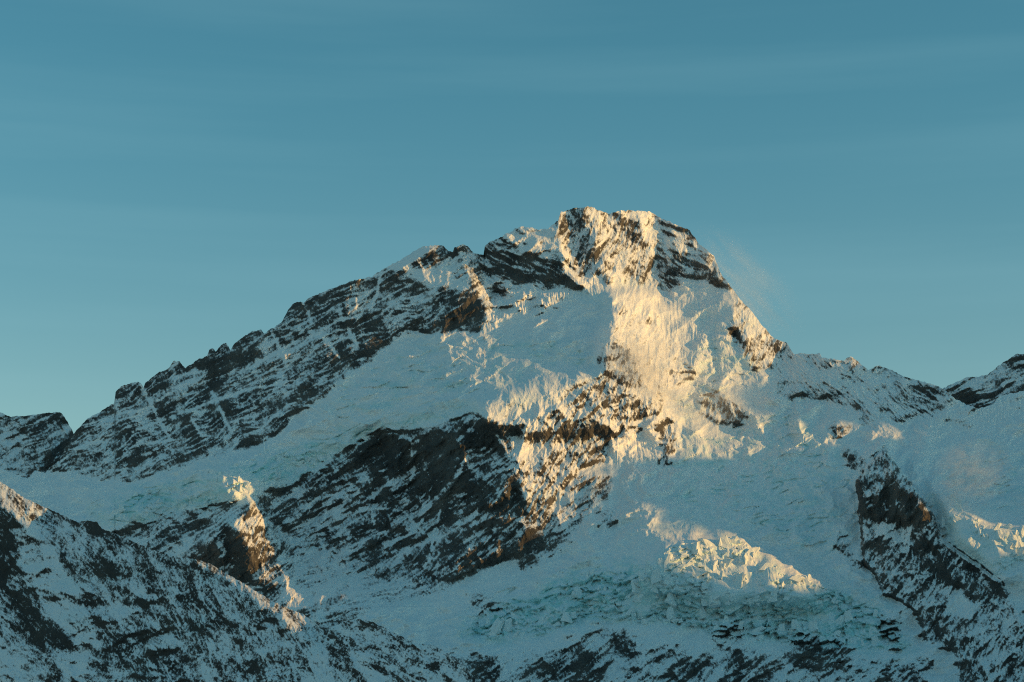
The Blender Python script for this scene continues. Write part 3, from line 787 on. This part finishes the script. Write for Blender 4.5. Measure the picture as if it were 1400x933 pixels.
A.region([(100, 795), (140, 800), (190, 845), (260, 895), (290, 940), (200, 960), (140, 880)], rock=.55, rough=.4, cls=-50)
A.region([(108, 708), (138, 710), (142, 730), (122, 738), (112, 725)], rock=.92, gz=.4)
A.region([(130, 765), (165, 775), (160, 800), (135, 790)], rock=.8, gz=.5)
A.region([(185, 818), (200, 820), (210, 842), (190, 832)], rock=.95, gz=.4)
A.region([(260, 845), (285, 855), (285, 875), (262, 868)], rock=.85, gz=.5)
A.region([(440, 850), (500, 845), (540, 865), (560, 880), (540, 900), (470, 885)], rock=.6, gz=.8)
A.region([(-120, 560), (0, 650), (60, 685), (76, 708), (70, 722), (40, 715), (12, 695), (-120, 640)], gx=2.0, gz=.8, rock=.8, warp=.5)
A.region([(262, 740), (290, 755), (365, 800), (430, 855), (432, 866), (415, 868), (390, 850), (345, 818), (300, 788), (268, 772)], gx=2.0, gz=.8, rock=.78, warp=.4)
A.region([(370, 822), (395, 830), (420, 850), (405, 855), (385, 840)], rock=.7, warp=.4)
for k_ in list(A.cls):
    A.cls[k_] = A.cls[k_] * .55
A.cls[64] = np.full_like(A.U, .45)
relief(A, 400, 1 / 200.0, .9)
SKY_A = [(-130, 600), (-60, 632), (0, 659), (12, 665), (27, 677), (42, 685), (61, 694), (73, 698.5), (91, 707.6), (106, 714), (120, 712), (133, 714), (139, 723), (158, 730), (182, 741), (197, 747), (218, 756), (243, 762), (264, 764),
         (288, 771), (312, 786), (333, 798), (364, 817), (388, 830), (415, 840), (431, 854), (440, 860), (455, 857), (470, 851), (489, 847), (510, 851), (532, 862), (554, 873), (575, 881), (592, 882), (613, 894), (630, 903), (646, 924), (655, 935), (700, 975), (730, 990)]
colsA = np.concatenate([np.arange(-118, -20, 5), np.arange(-20, 722, 1.0)])
XA, ra, ia, _ = sheet(A, colsA, SKY_A, 983, 240, 21, 1.2, back_drop=0.55, back_len=500, apron=True)
fg = mesh_from("foreground_ridge", XA.reshape(-1, 3), quads(XA.shape[:2]), ra.ravel(), ia.ravel(), MAT_NEAR)
tag(fg, "nearer dark rocky ridge with snow gullies sloping down across the lower left", "ridge", "structure")

# ------------------------------------------------------------------ peaks behind the skyline, left and right
def peak(name, window, sky_pts, vb, D0, regions, seed, label, drop=.8):
    R = Raster(*window, D0, 2.9)
    R.F["gx"] += -0.3; R.F["gz"] += 0.8; R.F["rock"] += 0.6; R.F["rough"] += 0.9
    R.region([(window[0] - 40, window[2] - 40), (window[1] + 40, window[2] - 40), (window[1] + 40, window[3] + 40), (window[0] - 40, window[3] + 40)], cls=30, warp=0)
    for poly, kw in regions:
        R.region(poly, **kw)
    relief(R, seed)
    cc = np.arange(window[0] + 1, window[1], 1.0)
    Xp, r_, i_, _ = sheet(R, cc, sky_pts, vb, 130, seed + 3, 1.2, drop, 700, apron=False)
    o = mesh_from(name, Xp.reshape(-1, 3), quads(Xp.shape[:2]), r_.ravel(), i_.ravel(), MAT)
    return tag(o, label, "mountain", "structure")


peak("distant_peak", (-120, 140, 540, 700), [(-130, 590), (-60, 570), (0, 564), (15, 570), (39, 568), (60, 565.5), (82, 564), (88, 570), (98, 588), (104, 600), (112, 640), (140, 690)], 698,
     lambda U, V: 7600 - (V - 560) * 3.0,
     [([(-130, 540), (8, 560), (20, 600), (40, 640), (30, 680), (-130, 680)], dict(rock=.32)),
      ([(60, 600), (110, 600), (120, 655), (90, 660), (60, 640)], dict(rock=.7))], 600,
     "low rocky peak dusted with snow behind the left end of the rock ridge")
peak("distant_peak.001", (1262, 1520, 460, 640), [(1262, 575), (1280, 545), (1289, 531), (1304, 524), (1319, 517), (1337, 515), (1352, 512), (1367, 499), (1391, 484), (1402, 484), (1430, 478), (1470, 490), (1530, 500)], 625,
     lambda U, V: 7500 - (V - 480) * 3.0,
     [([(1340, 520), (1400, 490), (1400, 540), (1360, 550)], dict(rock=.5)),
      ([(1300, 530), (1330, 540), (1360, 555), (1330, 570), (1300, 560)], dict(rock=.75))], 700,
     "rocky snow dusted peak rising at the right edge behind the saddle")

# ------------------------------------------------------------------ valley floor
def valley():
    n = 60
    g = np.linspace(-1, 1, n); g = np.sign(g) * np.abs(g) ** 1.6 * 40000
    Xg, Yg = np.meshgrid(g, g)
    r = np.hypot(Xg, Yg)
    Z = -70 + 25 * fbm(Xg, Yg, 1800, 3, .5, 5) * np.clip(r / 600, 0, 1)
    V = np.stack([Xg, Yg, Z], -1)
    o = mesh_from("valley_floor", V.reshape(-1, 3), quads(V.shape[:2]), np.full(n * n, .5), np.zeros(n * n), MAT_NEAR)
    return tag(o, "snow patched valley floor below the mountain", "ground", "structure")


valley()

# ------------------------------------------------------------------ unseen range right of the frame, its crest shaped for the shade it casts
HD = np.array([math.sin(SUN_AZ), math.cos(SUN_AZ)]); PP = np.array([-HD[1], HD[0]])
CREST = [(1500, 800), (3380, 760), (3425, 640), (3445, 335), (3500, 372), (3540, 405), (3580, 438), (3620, 463), (3670, 515), (3690, 760), (3960, 900), (3985, 745), (4020, 750), (4090, 785), (4130, 960), (4600, 1000), (5500, 900), (5690, 860), (5725, 600), (5750, 500),
         (5858, 512), (5915, 512), (5945, 560), (5975, 720), (6000, 820), (6035, 850), (6060, 895), (6100, 935), (6140, 955), (6180, 985), (6220, 1022), (6260, 1044), (6340, 1038), (6420, 1000), (6460, 992), (6500, 1036), (6540, 1142), (6580, 1197),
         (6620, 1264), (6660, 1285), (6700, 1298), (6740, 1302), (6790, 1310), (6815, 1353), (6860, 1362), (6900, 1402), (6940, 1462), (6980, 1630), (7020, 1740), (7060, 1830), (7100, 1890), (7160, 2000), (7300, 2040), (8000, 1900), (8600, 1500)]  # crest line with gaps set to let sun through onto chosen slopes
RANGE_AT = 3800.0


def shade_range():
    sc = np.arange(CREST[0][0], CREST[-1][0], 14.0)
    h = np.interp(sc, [c[0] for c in CREST], [c[1] for c in CREST]) + 7 * perlin(sc / 60, sc * 0, 3) + 4 * perlin(sc / 25, sc * 0, 4)
    zc = h + math.tan(SUN_EL) * RANGE_AT
    w = np.concatenate([-(np.linspace(1, 0, 24)[:-1] ** 1.5) * 1.0, np.linspace(0, 1, 24) ** 1.5])
    V = np.zeros((len(w), len(sc), 3))
    for i, x in enumerate(w):
        run = 1.15 * (zc + 80)
        off = x * run
        n = fbm(sc, off + 0 * sc, 400, 5, .55, 31) * 150 * min(1, abs(x) * 6)
        a = RANGE_AT + off + n
        V[i, :, :2] = sc[:, None] * PP + a[:, None] * HD
        V[i, :, 2] = zc + (-80 - zc) * abs(x)
    r = np.clip(.5 + fbm(V[..., 0], V[..., 1], 120, 4, .6, 33), 0, 1)
    o = mesh_from("shadow_range", V.reshape(-1, 3), quads(V.shape[:2]), r.ravel(), 0 * r.ravel(), MAT)
    tag(o, "unseen snowy range right of the view, its crest shaped for the shade it casts", "mountain", "structure")


shade_range()
# ------------------------------------------------------------------ wind-blown snow
def spindrift(u, v, toward, rx, ry, rz_, density, tilt, seed, label, scale=3.0):
    m = bpy.data.materials.new("blowing_snow"); m.use_nodes = True
    t = m.node_tree; N = t.nodes; Lk = t.links; N.clear()
    out = N.new("ShaderNodeOutputMaterial"); pv = N.new("ShaderNodeVolumePrincipled")
    pv.inputs["Color"].default_value = (.97, .97, .97, 1); pv.inputs["Anisotropy"].default_value = .2
    tcx = N.new("ShaderNodeTexCoord"); ln = N.new("ShaderNodeVectorMath"); ln.operation = "LENGTH"
    Lk.new(tcx.outputs["Object"], ln.inputs[0])
    fall = N.new("ShaderNodeMapRange"); fall.interpolation_type = "SMOOTHSTEP"
    fall.inputs[1].default_value = .95; fall.inputs[2].default_value = .15; fall.inputs[3].default_value = 0; fall.inputs[4].default_value = 1
    Lk.new(ln.outputs["Value"], fall.inputs[0])
    mpx = N.new("ShaderNodeMapping"); mpx.inputs["Scale"].default_value = (1.0, 1.0, 1.7); mpx.inputs["Location"].default_value = (seed, seed * 2, 0)
    Lk.new(tcx.outputs["Object"], mpx.inputs[0])
    nzx = N.new("ShaderNodeTexNoise"); nzx.inputs["Scale"].default_value = scale; nzx.inputs["Detail"].default_value = 2.5; nzx.inputs["Distortion"].default_value = .8
    Lk.new(mpx.outputs[0], nzx.inputs["Vector"])
    rr = N.new("ShaderNodeMapRange"); rr.inputs[1].default_value = .42; rr.inputs[2].default_value = .66; rr.inputs[3].default_value = 0; rr.inputs[4].default_value = density
    Lk.new(nzx.outputs[0], rr.inputs[0])
    mu = N.new("ShaderNodeMath"); mu.operation = "MULTIPLY"; Lk.new(rr.outputs[0], mu.inputs[0]); Lk.new(fall.outputs[0], mu.inputs[1])
    Lk.new(mu.outputs[0], pv.inputs["Density"]); Lk.new(pv.outputs[0], out.inputs["Volume"])
    bm = bmesh.new(); bmesh.ops.create_icosphere(bm, subdivisions=3, radius=1.0)
    me = bpy.data.meshes.new("spindrift"); bm.to_mesh(me); bm.free(); me.materials.append(m)
    o = bpy.data.objects.new("spindrift", me); COL.objects.link(o)
    D = M.D[int(v - M.v0), int(u - M.u0)] - toward
    o.location = point(u, v, D); o.scale = (rx, ry, rz_); o.rotation_euler = (0, tilt, 0)
    return tag(o, label, "blowing snow", "stuff")


spindrift(878, 500, 60, 235, 120, 180, .015, .5, 1.0, "golden veil of blowing snow on the sunlit face below the summit")
spindrift(985, 545, 60, 260, 120, 120, .005, .2, 7.0, "thin pale veil of blowing snow over the snow right of the summit face", 2.5)
spindrift(1325, 652, 240, 150, 100, 130, .015, -.4, 3.0, "small golden puff of blowing snow above the icefall at the right edge")
spindrift(1020, 392, 30, 330, 150, 150, .0032, .85, 5.0, "faint plume of snow blowing off the right skyline shoulder of the summit", 2.0)
